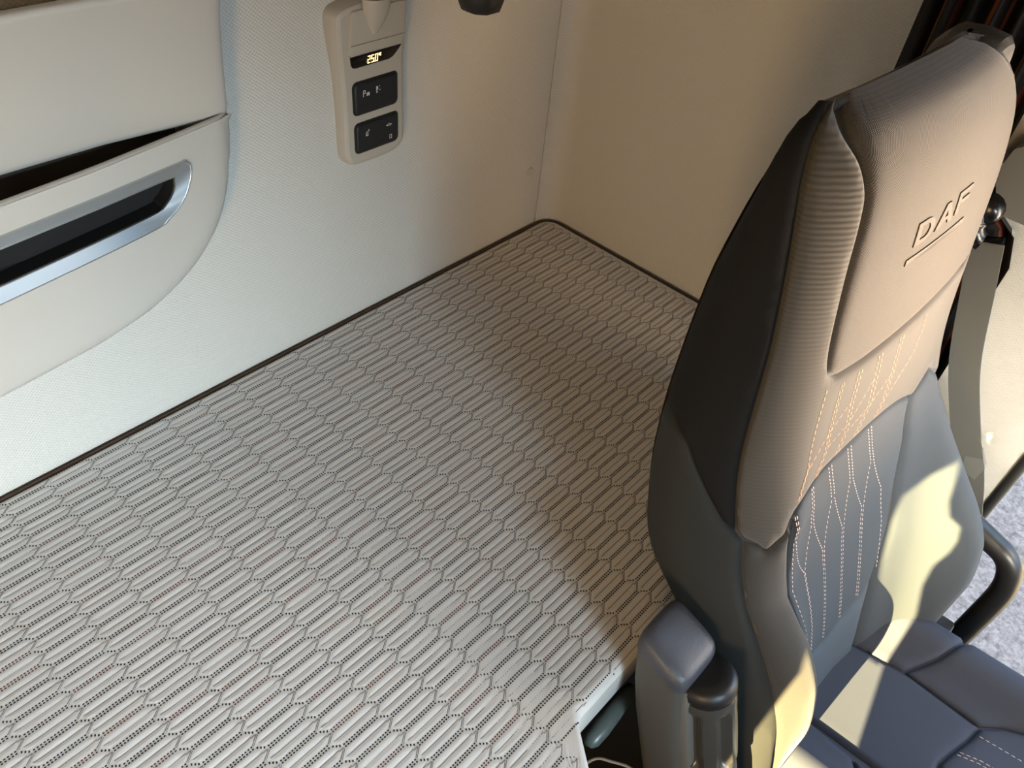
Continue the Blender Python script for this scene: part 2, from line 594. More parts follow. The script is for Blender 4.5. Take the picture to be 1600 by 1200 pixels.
def hex_height(x, y):
    best = np.full(x.shape, -1.0)
    bdx = np.zeros(x.shape)
    bdy = np.zeros(x.shape)
    k = np.round((x - COL0) / HX).astype(int)
    for dk in (-1, 0, 1):
        kk = k + dk
        cx = COL0 + kk * HX
        off = np.where(kk % 2 == 1, HY / 2, 0.0) + ROW0 + HY / 2
        cy = off + np.round((y - off) / HY) * HY
        ax, ay = np.abs(x - cx), np.abs(y - cy)
        d1 = HY / 2 - ay
        d2 = ((HA / 2 + HT - ax) * (HY / 2) - ay * HT) / math.hypot(HY / 2, HT)
        d = np.minimum(d1, d2)
        m = d > best
        best = np.where(m, d, best)
        bdx = np.where(m, ax, bdx)
        bdy = np.where(m, ay, bdy)
    q = np.minimum(best, np.where(bdx < HA / 2 + 0.004, bdy, 1.0))
    t = np.clip(q / 0.0040, 0, 1)
    return 0.0012 * (1 - (1 - t) ** 2)


MX0, MX1, MR = -2.31, 0.008, 0.040


def yback(x):
    x = np.asarray(x, float)
    c = MX1 - MR
    return np.where(x > c, 0.004 - MR + np.sqrt(np.clip(MR ** 2 - (x - c) ** 2, 0, None)), 0.004)


def yfront(x):
    x = np.asarray(x, float)
    return np.interp(x, [-3, -0.955, -0.935, -0.884, -0.872, 1.0], [-0.915, -0.915, -0.900, -0.832, -0.824, -0.824])


mat_t = thing('mattress', 'grey quilted bunk mattress with a hexagon stitch pattern', 'mattress')
xs = np.concatenate([np.arange(MX0, MX1 - 0.02, 0.0042), np.linspace(MX1 - 0.02, MX1 - 0.0002, 9)])
NY = 380
tt = np.linspace(0, 1, NY)
# finer sampling at the two rolled edges
tt = np.concatenate([[0, .0015, .004], tt[2:-2], [.996, .9985, 1]])
Xg = np.repeat(xs[:, None], len(tt), 1)
Yg = yfront(xs)[:, None] * (1 - tt)[None, :] + yback(xs)[:, None] * tt[None, :]


def edge_drop(x, y):
    c = MX1 - MR
    dr = np.where((x > c) & (y > 0.004 - MR), MR - np.hypot(x - c, y - (0.004 - MR)), np.minimum(MX1 - x, 0.004 - y))
    df = (y - yfront(x)) * 0.9
    de = np.clip(np.minimum(dr, df), 0, None)
    r = 0.014
    return np.where(de < r, r - np.sqrt(np.clip(r * r - (r - de) ** 2, 0, None)), 0.0)


def top_z(x, y):
    ed = edge_drop(x, y)
    return hex_height(x, y) * np.clip(1 - ed / 0.006, 0, 1) - 0.0012 - ed


Zg = top_z(Xg, Yg)
nX, nY = Xg.shape
idx = np.arange(nX * nY).reshape(nX, nY)
q = np.stack([idx[:-1, :-1], idx[1:, :-1], idx[1:, 1:], idx[:-1, 1:]], -1).reshape(-1, 4)


def mesh_np(name, verts, loops, k, mat, parent, smooth=True):
    me = bpy.data.meshes.new(name)
    nF = len(loops) // k
    me.vertices.add(len(verts))
    me.vertices.foreach_set('co', np.asarray(verts, np.float32).ravel())
    me.loops.add(len(loops))
    me.loops.foreach_set('vertex_index', np.asarray(loops, np.int32))
    me.polygons.add(nF)
    me.polygons.foreach_set('loop_start', np.arange(0, nF * k, k, dtype=np.int32))
    me.polygons.foreach_set('loop_total', np.full(nF, k, np.int32))
    me.polygons.foreach_set('use_smooth', np.full(nF, smooth))
    me.update(calc_edges=True)
    me.validate()
    me.materials.append(M[mat])
    o = bpy.data.objects.new(name, me)
    COL.objects.link(o)
    o.parent = parent
    return o


mesh_np('quilted_cover', np.stack([Xg, Yg, Zg], -1).reshape(-1, 3), q.ravel(), 4, 'cover', mat_t)
# border band round the mattress
ol = [(x, float(yfront(x))) for x in np.concatenate([[MX0], np.linspace(-0.965, -0.865, 14), [MX1]])]
ol += [(MX1 - MR + MR * math.cos(a), 0.004 - MR + MR * math.sin(a)) for a in np.linspace(0, math.pi / 2, 9)]
ol += [(MX0, 0.004)]
loft('border_band', [[(x, y, z) for x, y in ol] for z in (-0.085, -0.0145)], 'border', mat_t, True, True, 40)
pp = [(x, 0.004, -0.006) for x in np.linspace(MX0, MX1 - MR, 30)] + \
     [(MX1 - MR + (MR + 0.001) * math.sin(a), 0.004 - MR + (MR + 0.001) * math.cos(a), -0.006) for a in np.linspace(0.2, math.pi / 2, 8)] + \
     [(MX1 + 0.0005, y, -0.006) for y in np.linspace(-0.05, -0.82, 20)]
tube('piping', pp, 0.0042, 'piping', mat_t, 8)

# perforation stitches along every hexagon, and the fine line down its middle
dots = {'perf': [], 'perf_red': []}
lines = []
INS = 0.0017


def add_dots(a, b, key, step=0.0041, big=1.0, skip_ends=True):
    a, b = np.array(a), np.array(b)
    L = np.linalg.norm(b - a)
    n = max(1, int(round(L / step)))
    d = (b - a) / L
    for i in range(n):
        p = a + (b - a) * ((i + 0.5) / n)
        dots[key].append((p[0], p[1], d[0], d[1], big))


for k, j, cx, cy in hex_centers(MX0, MX1, -0.92, 0.01):
    if cx > MX1 or cx < MX0 + 0.03 or cy > 0.002 or cy < float(yfront(cx)) + 0.004:
        continue
    rr = random.Random(k * 977 + j)
    # which thread runs along each long side: most are dark, some maroon
    kb = 'perf_red' if random.Random(k * 31 + j * 7).random() < 0.22 else 'perf'
    kt = 'perf_red' if random.Random(k * 31 + (j + 1) * 7).random() < 0.22 else 'perf'
    hy = HY / 2 - INS
    xe = HA / 2 + 0.001
    add_dots((cx - xe, cy - hy), (cx + xe, cy - hy), kb, 0.0040)
    add_dots((cx - xe, cy + hy), (cx + xe, cy + hy), kt, 0.0040)
    tip = HA / 2 + HT - 0.0016
    add_dots((cx + xe + .001, cy + hy - .001), (cx + tip - 0.001, cy + 0.0016), 'perf', 0.0042, 0.8)
    add_dots((cx - xe - .001, cy - hy + .001), (cx - tip + 0.001, cy - 0.0016), 'perf', 0.0042, 0.8)
    lines.append((cx - HA / 2 - 0.006, cy, cx + HA / 2 + 0.006, cy))
    lines.append((cx + HA / 2 + .005, cy - 0.002, cx + tip - .001, cy - 0.001))
    lines.append((cx + HA / 2 + .001, cy - hy + .001, cx + tip, cy - 0.001))
    lines.append((cx - HA / 2 - .001, cy + hy - .001, cx - tip, cy + 0.001))
for key, lst in dots.items():
    A = np.array(lst)
    inside = (A[:, 1] > yfront(A[:, 0]) + 0.003) & (A[:, 1] < yback(A[:, 0]) - 0.003) & (A[:, 0] < MX1 - 0.003)
    A = A[inside]
    ang = np.arange(6) * TAU / 6
    px = np.cos(ang) * 0.00150
    py = np.sin(ang) * 0.00118
    vx = A[:, 0:1] + (px[None] * A[:, 2:3] - py[None] * A[:, 3:4]) * A[:, 4:5]
    vy = A[:, 1:2] + (px[None] * A[:, 3:4] + py[None] * A[:, 2:3]) * A[:, 4:5]
    vz = np.max(top_z(vx, vy), 1, keepdims=True) + 0.00035 + 0 * vx
    mesh_np('stitching', np.stack([vx, vy, vz], -1).reshape(-1, 3), np.arange(vx.size), 6, key, mat_t, False)['kind'] = 'stuff'
A = np.array(lines)
keep = (np.minimum(A[:, 1], A[:, 3]) > yfront(A[:, 0]) + 0.004) & (np.maximum(A[:, 1], A[:, 3]) < yback(np.maximum(A[:, 0], A[:, 2])) - 0.004) & (np.maximum(A[:, 0], A[:, 2]) < MX1 - 0.004)
A = A[keep]
vv, ll = [], []
SEG = 8
for x0, y0, x1, y1 in A:
    d = np.array([x1 - x0, y1 - y0])
    L = np.linalg.norm(d)
    d /= L
    nrm = np.array([-d[1], d[0]]) * 0.00038
    b0 = len(vv)
    for i in range(SEG + 1):
        p = np.array([x0, y0]) + d * L * i / SEG
        for s_ in (-1, 1):
            w_ = p + nrm * s_
            vv.append((w_[0], w_[1], 0.0))
    for i in range(SEG):
        ll += [b0 + 2 * i, b0 + 2 * i + 2, b0 + 2 * i + 3, b0 + 2 * i + 1]
vv = np.array(vv)
vv[:, 2] = top_z(vv[:, 0], vv[:, 1]) + 0.0004
mesh_np('groove_thread', vv, ll, 4, 'line', mat_t, False)['kind'] = 'stuff'

bb = box('bunk_box', (-2.30, -0.70, -0.95), (-0.034, 0.008, -0.0865), 'deep_black')
tag(bb, 'black bunk box under the quilted mattress', 'bunk box')

# ------------------------------------------------------------------ storage pocket on the rear wall
bin_t = thing('storage_pocket', 'beige moulded storage pocket with silver-rimmed black slot on rear wall', 'storage pocket')


def bow(x, z=0):
    return -0.034 - 0.036 * np.clip((-0.80 - np.asarray(x)) / 0.34, 0, 1.15) ** 0.9


# upper flap
fz = np.array([0.484, 0.488, 0.494, 0.505, 0.56, 0.61, 0.645, 0.66, 0.668, 0.671, 0.668, 0.655])
fy = np.array([-0.004, -0.010, -0.0125, -0.0145, -0.022, -0.030, -0.040, -0.047, -0.050, -0.045, -0.030, 0.010])
fx = list(np.linspace(-2.31, -0.83, 24)) + [-0.815, -0.805, -0.798, -0.793, -0.789, -0.785, -0.780, -0.776]
fd = [0] * 24 + [0, 0, 0.001, 0.003, 0.008, 0.016, 0.026, 0.04]
verts, faces = [], []
for i, x in enumerate(fx):
    for z, y in zip(fz, fy):
        verts.append((x, min(y + fd[i] - 0.014 * (1 if i >= 24 and z > .47 else (0.014 and np.clip((x + 0.95) / 0.12, 0, 1) if z > .47 else 0)), 0.0125), z))
nz_ = len(fz)
for i in range(len(fx) - 1):
    for j in range(nz_ - 1):
        a = i * nz_ + j
        faces.append((a, a + nz_, a + nz_ + 1, a + 1))
fl = link_mesh('flap', verts, faces, 'trim_beige', bin_t, True)
fix_normals(fl)
fl.data.polygons.foreach_set('use_smooth', [True] * len(fl.data.polygons))

ln = [(x_, y_, z_) for x_ in np.linspace(-2.31, -0.862, 12) for (y_, z_) in ((-0.0045, 0.490), (-0.003, 0.45), (-0.002, 0.30))]
shade_sheet = link_mesh('pocket_shade', ln, [(i * 3 + j, i * 3 + j + 3, i * 3 + j + 4, i * 3 + j + 1) for i in range(11) for j in range(2)], 'pocket_dark', bin_t, False)  # dark sheet that paints the shade behind the pocket lip

# pocket front with a slot
pout = [(-2.31, 0.222), (-1.19, 0.2205), (-1.066, 0.224), (-1.02, 0.229), (-0.969, 0.238), (-0.92, 0.256), (-0.878, 0.280), (-0.842, 0.312),
        (-0.818, 0.345), (-0.800, 0.385), (-0.790, 0.425), (-0.7855, 0.455), (-0.783, 0.476), (-0.785, 0.488), (-0.80, 0.4895), (-0.86, 0.487), (-1.0, 0.482), (-2.31, 0.474)]
pout = [pout[0]] + [tuple(p) for p in spline(pout[1:13], 4)] + pout[13:]
slot_in = [(-2.31, 0.3815), (-1.141, 0.3875), (-0.945, 0.394), (-0.920, 0.400), (-0.906, 0.410), (-0.899, 0.422), (-0.898, 0.430), (-0.904, 0.4345), (-1.0, 0.4325), (-2.31, 0.420)]
slot_in = [slot_in[0]] + [tuple(p) for p in spline(slot_in[1:9], 4)] + slot_in[9:]
slot_out = [(-2.31, 0.358), (-1.149, 0.3655), (-0.950, 0.3735), (-0.916, 0.382), (-0.890, 0.400), (-0.874, 0.425), (-0.869, 0.443), (-0.874, 0.4525), (-0.885, 0.4535), (-1.0, 0.450), (-2.31, 0.4345)]
slot_out = [slot_out[0]] + [tuple(p) for p in spline(slot_out[1:10], 4)] + slot_out[10:]
hole = offset_poly(slot_out, 0.004)


def pocket_S(a, b):
    a, b = np.asarray(a, float), np.asarray(b, float)
    return np.stack([a, bow(a), b], -1)


pf = panel('pocket_front', pocket_S, [tuple(p) for p in pout], 'trim_beige', bin_t, 0.012, (1, 1), 0.0, 0.034, 0.036, hole=[tuple(p) for p in hole], rolled=[tuple(p) for p in pout[:-5]])
# top lip folding back
lv, lf = [], []
lipx = np.concatenate([np.linspace(-2.31, -0.83, 40), np.linspace(-0.825, -0.7846, 16)])
lipz = np.interp(lipx, [-2.31, -1.0, -0.86, -0.80, -0.785], [0.474, 0.482, 0.487, 0.4895, 0.488])
for x, z in zip(lipx, lipz):
    y = float(bow(x))
    for dy, dz in ((0.012, -0.020), (0.0115, -0.002), (0.009, 0.002), (0.005, 0.003), (0.001, 0.0), (-0.0005, -0.006), (-0.0003, -0.02), (0.001, -0.034)):
        back_ = 0.036 * (1 - math.sqrt(max(0.0, 1 - (1 - min(1.0, max(0.0, (-0.7845 - x) / 0.034))) ** 2)))
        lv.append((x, min(y + dy + back_, 0.0125), z + dz))
for i in range(len(lipx) - 1):
    for j in range(7):
        a = i * 8 + j
        lf.append((a, a + 8, a + 9, a + 1))
lp = link_mesh('lip', lv, lf, 'trim_beige', bin_t, True)
fix_normals(lp)
lp.data.polygons.foreach_set('use_smooth', [True] * len(lp.data.polygons))


def frame_between(name, outer, inner, depth_in, mat, parent):
    n = max(len(outer), len(inner)) * 12

    def rs(poly):
        p = np.array(list(poly) + [poly[0]], float)
        seg = np.linalg.norm(np.diff(p, axis=0), axis=1)
        c = np.concatenate([[0], np.cumsum(seg)]) / seg.sum()
        t = np.linspace(0, 1, n, endpoint=False)
        return np.stack([np.interp(t, c, p[:, 0]), np.interp(t, c, p[:, 1])], 1)
    o, i = rs(outer), rs(inner)
    rings = []
    for w_, dy in ((0.0, 0.004), (0.0, -0.003), (0.03, -0.0042), (0.07, -0.0042), (0.10, -0.0036), (0.90, 0.0005), (0.93, -0.0002), (0.98, -0.0002), (1.0, 0.001), (1.0, 0.003)):
        p = o * (1 - w_) + i * w_
        rings.append([(x, float(bow(x)) + dy, z) for x, z in p])
    return loft(name, rings, mat, parent, False, True, 14)


frame_between('slot_frame', slot_out, slot_in, 0.03, 'silver', bin_t)
rec = [[(x, float(bow(x)) + dy, z) for x, z in slot_in] for dy in (0.0025, 0.028)]
loft('slot_recess', [rec[0], rec[1]], 'deep_black', bin_t, False, True, 30)
link_mesh('slot_back', rec[1], [tuple(range(len(rec[1])))], 'deep_black', bin_t, False)

# ------------------------------------------------------------------ control panel on the rear wall
cp = thing('control_panel', 'beige wall control unit with amber temperature display and two black switches', 'control panel')
cp.location = (0.0370, 0.0275, -0.0281)
cp.scale = (1.0281, 1.0, 1.0281)
oo = [(-0.604, 0.372), (-0.600, 0.356), (-0.590, 0.346), (-0.572, 0.3435), (-0.53, 0.343), (-0.502, 0.346), (-0.486, 0.354), (-0.479, 0.370), (-0.479, 0.45), (-0.479, 0.53),
      (-0.479, 0.585), (-0.484, 0.594), (-0.50, 0.599), (-0.545, 0.601), (-0.59, 0.597), (-0.610, 0.590), (-0.614, 0.575), (-0.611, 0.54), (-0.606, 0.50), (-0.604, 0.44)]
hous = [tuple(p) for p in spline(oo, 4, True)]


def unit_y(x, z):
    return -0.010 * float(np.clip((z - 0.50) / 0.09, 0, 1)) if True else 0


rings = [[(x, -0.0150, z) for x, z in offset_poly(hous, -0.003)]]
for ins, yy in ((-0.0025, -0.020), (-0.001, -0.027), (0.001, -0.0325), (0.004, -0.0345), (0.008, -0.0355)):
    rings.append([(x, yy + unit_y(x, z), z) for x, z in offset_poly(hous, ins)])
loft('housing', rings, 'unit_beige', cp, False, True, 35)
YF = -0.0355
panel('housing_front', lambda a, b: np.stack([a, YF - 0.010 * np.clip((b - 0.50) / 0.09, 0, 1), b], -1), [tuple(p) for p in offset_poly(hous, 0.008)], 'unit_beige', cp, 0.012, (1, 1), 0.0, 0.002, 0.0)
lid_o = rrect(-0.5905, -0.486, 0.526, 0.592, (0.003, 0.006, 0.008, 0.006), 4)
plate('lid', [(x, z) for x, z in lid_o if True], YF, YF - 0.004, 'unit_beige', cp, 0.0015, 3, unit_y)
ll_ = [(-0.5905, 0.5422), (-0.486, 0.5422), (-0.486, 0.5415), (-0.5905, 0.5415)]
link_mesh('lid_joint', [(x, YF - 0.0043 + unit_y(x, z), z) for x, z in ll_], [(0, 1, 2, 3)], 'deep_black', cp, False)
# moulded boss on the lid where the lamp arm leaves the unit
bz = np.linspace(0.553, 0.606, 10)
rings = []
for i, z in enumerate(bz):
    r_ = 0.003 + 0.022 * math.sin((i + 0.2) / 9.4 * math.pi / 2) ** 0.8
    yb_ = YF - 0.003 + unit_y(0, z)
    rings.append([(-0.545 + r_ * math.cos(a), yb_ - r_ * 0.75 * math.sin(a), z) for a in np.linspace(0, math.pi, 14)])
loft('boss', rings, 'unit_beige', cp, True, True, 50)
dsp = [(-0.5905, 0.5245), (-0.5885, 0.5120), (-0.5855, 0.5075), (-0.580, 0.5062), (-0.515, 0.5065), (-0.507, 0.5090), (-0.500, 0.5150), (-0.491, 0.5245)]
dplate = plate('display', dsp, YF + 0.002, YF - 0.0042, 'black_gloss', cp, 0.0006, 2, unit_y)
rim = [(-0.5925, 0.526), (-0.5905, 0.5105), (-0.5865, 0.5045), (-0.580, 0.5027), (-0.5145, 0.503), (-0.5045, 0.506), (-0.497, 0.5125), (-0.4875, 0.526)]
plate('display_rim', rim, YF + 0.002, YF - 0.0018, 'unit_beige', cp, 0.0012, 2, unit_y)


def flat_marks(name, strokes, x0, z0, sx, sz, y, wdt, mat, parent, lean=0.0):
    """printed strokes: thin bars in a small local grid"""
    vs, fs = [], []
    for (ax, az, bx, bz_) in strokes:
        a = np.array([x0 + (ax + lean * az) * sx, z0 + az * sz])
        b = np.array([x0 + (bx + lean * bz_) * sx, z0 + bz_ * sz])
        d = b - a
        L = np.linalg.norm(d)
        d = d / L if L > 1e-9 else np.array([1.0, 0])
        nn = np.array([-d[1], d[0]]) * wdt / 2
        a = a - d * wdt / 2
        b = b + d * wdt / 2
        k = len(vs)
        for p in (a - nn, b - nn, b + nn, a + nn):
            vs.append((p[0], y, p[1]))
        fs.append((k, k + 1, k + 2, k + 3))
    return link_mesh(name, vs, fs, mat, parent, False)


def seg7(ch, ox):
    s = {'A': (0, 2, 1, 2), 'B': (1, 1, 1, 2), 'C': (1, 0, 1, 1), 'D': (0, 0, 1, 0), 'E': (0, 0, 0, 1), 'F': (0, 1, 0, 2), 'G': (0, 1, 1, 1)}
    on = {'2': 'ABGED', '5': 'AFGCD', '0': 'ABCDEF'}[ch]
    return [(s[c][0] + ox, s[c][1], s[c][2] + ox, s[c][3]) for c in on]


st = seg7('2', 0) + seg7('5', 1.75) + seg7('0', 3.5)
st += [(3.05, 0.0, 3.1, 0.0), (5.1, 1.95, 5.35, 1.95), (5.1, 1.6, 5.35, 1.6), (5.6, 2.0, 6.0, 2.0), (5.6, 1.4, 5.6, 2.0), (5.6, 1.4, 6.0, 1.4)]
flat_marks('digits', st, -0.5585, 0.5105, 0.0042, 0.0050, YF - 0.0046 + unit_y(0, 0.5155) - 0.0006, 0.0013, 'digits', dplate, 0.12)


def switch(z0, z1, marks, name='switch'):
    o = plate(name, rrect(-0.5835, -0.497, z0, z1, (0.007, 0.008, 0.006, 0.008), 5), YF + 0.002, YF - 0.0045, 'button', cp, 0.0035, 4)
    plate('switch_surround', rrect(-0.5865, -0.494, z0 - 0.003, z1 + 0.003, (0.009, 0.010, 0.008, 0.010), 5), YF + 0.002, YF - 0.0008, 'black', cp, 0.0012, 2)
    for (nm, strokes, x, z, s) in marks:
        flat_marks(nm, strokes, x, z, s, s, YF - 0.0049, 0.0011, 'icon', o)
    return o


icon_p = [(0, 0, 0, 2), (0, 2, .8, 2), (.8, 2, .8, 1.1), (0, 1.05, .8, 1.05)]
icon_heat = [(1.5, 0.1, 1.5, 1), (1.85, 0.1, 1.85, 1), (2.2, 0.1, 2.2, 1), (2.5, 0.1, 2.5, 1), (1.5, .5, 2.5, .5)]
icon_fig = [(0.1, 0, 0.1, 2), (.4, .9, .4, 2), (.65, 1.1, .65, 1.8), (.3, 0, .5, .3), (1.3, 2, 1.5, 2), (1.3, 0.7, 1.7, 0.7)]
icon_bell = [(0, 0, 1, 0), (.1, 0, .1, 1.1), (.9, 0, .9, 1.1), (.1, 1.1, .5, 1.5), (.9, 1.1, .5, 1.5), (.3, .5, .6, .5), (1.1, 1.7, 1.4, 2.1), (1.4, 1.5, 1.6, 1.6)]
icon_car = [(0, .3, .6, .5), (.6, .5, 1.1, .75), (1.1, .75, 1.6, .5), (1.6, .5, 2.1, .35), (.3, .1, 1.8, .1)]
icon_0 = [(0, 0, 0, 1.6), (1, 0, 1, 1.6), (0, 0, 1, 0), (0, 1.6, 1, 1.6)]
switch(0.4315, 0.4805, [('park_heat_mark', icon_p + icon_heat, -0.568, 0.459, 0.0047), ('passenger_mark', icon_fig, -0.542, 0.4595, 0.0047)])
switch(0.3665, 0.4140, [('alarm_mark', icon_bell, -0.566, 0.3935, 0.0045), ('truck_mark', icon_car, -0.523, 0.3975, 0.0052), ('zero_mark', icon_0, -0.5165, 0.3745, 0.0040)])

# ------------------------------------------------------------------ gooseneck reading lamp above the unit
lamp = thing('reading_lamp', 'black gooseneck reading lamp rising from the control unit', 'lamp')
gn = spline([(-0.523, -0.033, 0.612), (-0.525, -0.040, 0.68), (-0.52, -0.065, 0.76), (-0.44, -0.075, 0.79), (-0.37, -0.075, 0.74), (-0.345, -0.066, 0.65)], 6)
tube('gooseneck', gn, 0.006, 'black', lamp, 10)
tube('collar', [(-0.523, -0.033, 0.5965), (-0.523, -0.033, 0.606), (-0.523, -0.033, 0.614)], [0.012, 0.0115, 0.008], 'black', lamp, 14)
hd = [((-0.340, -0.062, 0.660), 0.012), ((-0.338, -0.060, 0.640), 0.030), ((-0.335, -0.058, 0.60), 0.040), ((-0.333, -0.056, 0.575), 0.042), ((-0.332, -0.055, 0.557), 0.036), ((-0.332, -0.055, 0.551), 0.026)]
tube('lamp_head', [h[0] for h in hd], [h[1] for h in hd], 'black', lamp, 9)

pl = plate('screw_cap', [(-0.071 + 0.0095 * math.cos(a), 0.141 + 0.0095 * math.sin(a)) for a in np.linspace(0, TAU, 24, endpoint=False)], 0.0125, 0.0070, 'trim_beige', None, 0.0022, 3)
tag(pl, 'small round beige screw cap low on the rear wall', 'screw cap')

# ------------------------------------------------------------------ seat back surface: u runs round the section (0 = front centre), v = height
XC=-.41
ST=dict(
 z= [-.36,-.2,-.1, 0,.05, .1,.18,.24,.35,.5,.6,.66,.69,.705,.712],
 hw=[.25,.262,.268,.27,.27,.27,.268,.264,.262,.26,.256,.248,.232,.207,.172],
 cr=[-1.11,-1.12,-1.12,-1.10,-1.07,-1.025,-.955,-.912,-.875,-.85,-.832,-.815,-.798,-.777,-.752],
 yc=[-1.058,-1.028,-1.003,-.973,-.957,-.941,-.92,-.908,-.89,-.868,-.854,-.838,-.815,-.788,-.754],
 ys=[-1.07,-1.05,-1.02,-.975,-.945,-.915,-.872,-.852,-.825,-.808,-.792,-.778,-.768,-.759,-.750],
 yb=[-.94,-.91,-.89,-.845,-.79,-.745,-.723,-.712,-.706,-.71,-.722,-.732,-.738,-.742,-.746])
YAW=.045
def pchip(xs,ys,x):
    xs=np.array(xs);ys=np.array(ys,float);x=np.asarray(x,float)
    h=np.diff(xs);d=np.diff(ys)/h;m=np.zeros(len(xs))
    for i in range(1,len(xs)-1):
        m[i]=0 if d[i-1]*d[i]<=0 else (h[i-1]+h[i])*2/((2*h[i]+h[i-1]+0)/d[i-1]+(h[i]+2*h[i-1])/d[i])*1.5
    for i in range(1,len(xs)-1):
        if d[i-1]*d[i]>0:
            w1=2*h[i]+h[i-1];w2=h[i]+2*h[i-1];m[i]=(w1+w2)/(w1/d[i-1]+w2/d[i])
    m[0]=d[0];m[-1]=d[-1]
    k=np.clip(np.searchsorted(xs,x)-1,0,len(xs)-2)
    t=np.clip((x-xs[k])/h[k],0,1)
    return (2*t**3-3*t**2+1)*ys[k]+(t**3-2*t**2+t)*h[k]*m[k]+(-2*t**3+3*t**2)*ys[k+1]+(t**3-t**2)*h[k]*m[k+1]
def P(u,v):
    u=np.asarray(u,float);v=np.asarray(v,float);u,v=np.broadcast_arrays(u,v)
    hw,cr,yc,ys,yb=[pchip(ST['z'],ST[k],v) for k in('hw','cr','yc','ys','yb')]
    cr=cr+np.where(u<0,.062*np.clip((.24-v)/.12,0,1),0)
    X=[0*hw,hw*.55,hw-.05,hw-.004,hw,hw-.035,hw*.6,0*hw]
    inn=yc*.72+cr*.28
    Y=[yc,inn,cr,ys,(ys*.5+yb*.5),yb-.012,yb,yb]
    X=np.stack(X);Y=np.stack(Y)
    a=np.clip(np.abs(u),0,7);s=np.sign(u)
    i=np.clip(np.floor(a).astype(int),0,6);t=a-i
    def g(A,odd):
        def at(j):
            sg=np.where(j<0,odd,1)*np.where(j>7,odd,1)
            jj=np.abs(j);jj=np.where(jj>7,14-jj,jj)
            return np.take_along_axis(A,jj[None],0)[0]*sg
        p0,p1,p2,p3=at(i-1),at(i),at(i+1),at(i+2)
        return .5*(2*p1+(p2-p0)*t+(2*p0-5*p1+4*p2-p3)*t*t+(3*p1-p0-3*p2+p3)*t**3)
    dx=s*g(X,-1)
    return np.stack([XC+dx,g(Y,1)-YAW*dx,v],-1)

# ------------------------------------------------------------------ driver's seat
seat = thing('driver_seat', 'dark grey fabric driver seat with integrated headrest and orange stitching', 'seat')
UV = (0.085, 1.0)


def core_mesh():
    us = np.linspace(-7, 7, 141)[:-1]
    vs = np.concatenate([np.linspace(-0.36, 0.64, 60), np.linspace(0.65, 0.712, 12)])
    rings = []
    for v in vs:
        p = P(us, np.full_like(us, v))
        e = 1e-3
        du = P(us + e, np.full_like(us, v)) - P(us - e, np.full_like(us, v))
        nr = np.stack([du[:, 1], -du[:, 0], 0 * du[:, 0]], 1)
        nr /= np.maximum(np.linalg.norm(nr, axis=1, keepdims=True), 1e-9)
        rings.append([tuple(q) for q in (p - nr * 0.0045)])
    # close the crown with a shrinking ring or two
    last = np.array(rings[-1])
    c = last.mean(0)
    for k, dz in ((0.5, 0.001), (0.1, 0.0014)):
        w_ = last.copy()
        w_[:, 1] = c[1] + (last[:, 1] - c[1]) * k
        w_[:, 0] = c[0] + (last[:, 0] - c[0]) * (0.93 + 0.07 * k)
        w_[:, 2] += dz
        rings.append([tuple(q) for q in w_])
    return loft('backrest', rings, 'fabric', seat, True, True, 60)


core = core_mesh()


def mirror(pts):
    return [(-a, b) for a, b in pts][::-1]


insL = [(-2.50, 0.7085), (-2.33, 0.700), (-1.98, 0.681), (-1.79, 0.657), (-1.79, 0.629), (-1.84, 0.585), (-1.83, 0.543), (-1.77, 0.489), (-1.62, 0.458), (-1.36, 0.446)]
insL = [tuple(p) for p in spline(insL, 4)]
ins_bot = [(-0.8, 0.4425), (0.0, 0.4415), (0.8, 0.4425)]
panel('headrest_insert', P, [(-2.62, 0.7118)] + insL + ins_bot + mirror(insL) + [(2.62, 0.7118), (0.0, 0.7118)], 'fabric_ins', core, 0.011, UV, 0.004, 0.022, 0.0045, crown=0.7115)
low = [(-2.70, 0.226), (-2.47, 0.219), (-2.31, 0.212), (-2.10, 0.235), (-1.85, 0.266), (-1.2, 0.288), (-0.68, 0.297), (-0.12, 0.296), (0.4, 0.281), (0.82, 0.258)]
low = [tuple(p) for p in spline(low, 3)]
lowR = [(1.3, 0.283), (1.85, 0.264), (2.2, 0.236), (2.45, 0.219), (2.70, 0.226)]
yoke = [(-2.64, 0.7118), (-2.82, 0.7118), (-2.84, 0.698), (-2.82, 0.66), (-2.80, 0.58), (-2.78, 0.50), (-2.80, 0.40), (-2.84, 0.30), (-2.80, 0.235)] + low + lowR + \
       [(2.80, 0.235), (2.84, 0.30), (2.80, 0.40), (2.78, 0.50), (2.80, 0.58), (2.82, 0.66), (2.84, 0.698), (2.82, 0.7118), (2.64, 0.7118)] + [(-a, b) for a, b in insL[:-1]] + \
       [(1.36, 0.4455), (0.8, 0.442), (0.0, 0.441), (-0.8, 0.442)] + insL[::-1]
panel('shoulder_panel', P, yoke, 'fabric_yoke', core, 0.011, UV, 0.0045, 0.012, 0.0045, crown=0.7115)


def side_bound(s):
    b = [(-5.2, 0.335), (-4.4, 0.334), (-3.9, 0.327), (-3.43, 0.28), (-3.05, 0.241), (-2.84, 0.230)]
    return [(s * -a, v) for a, v in b]


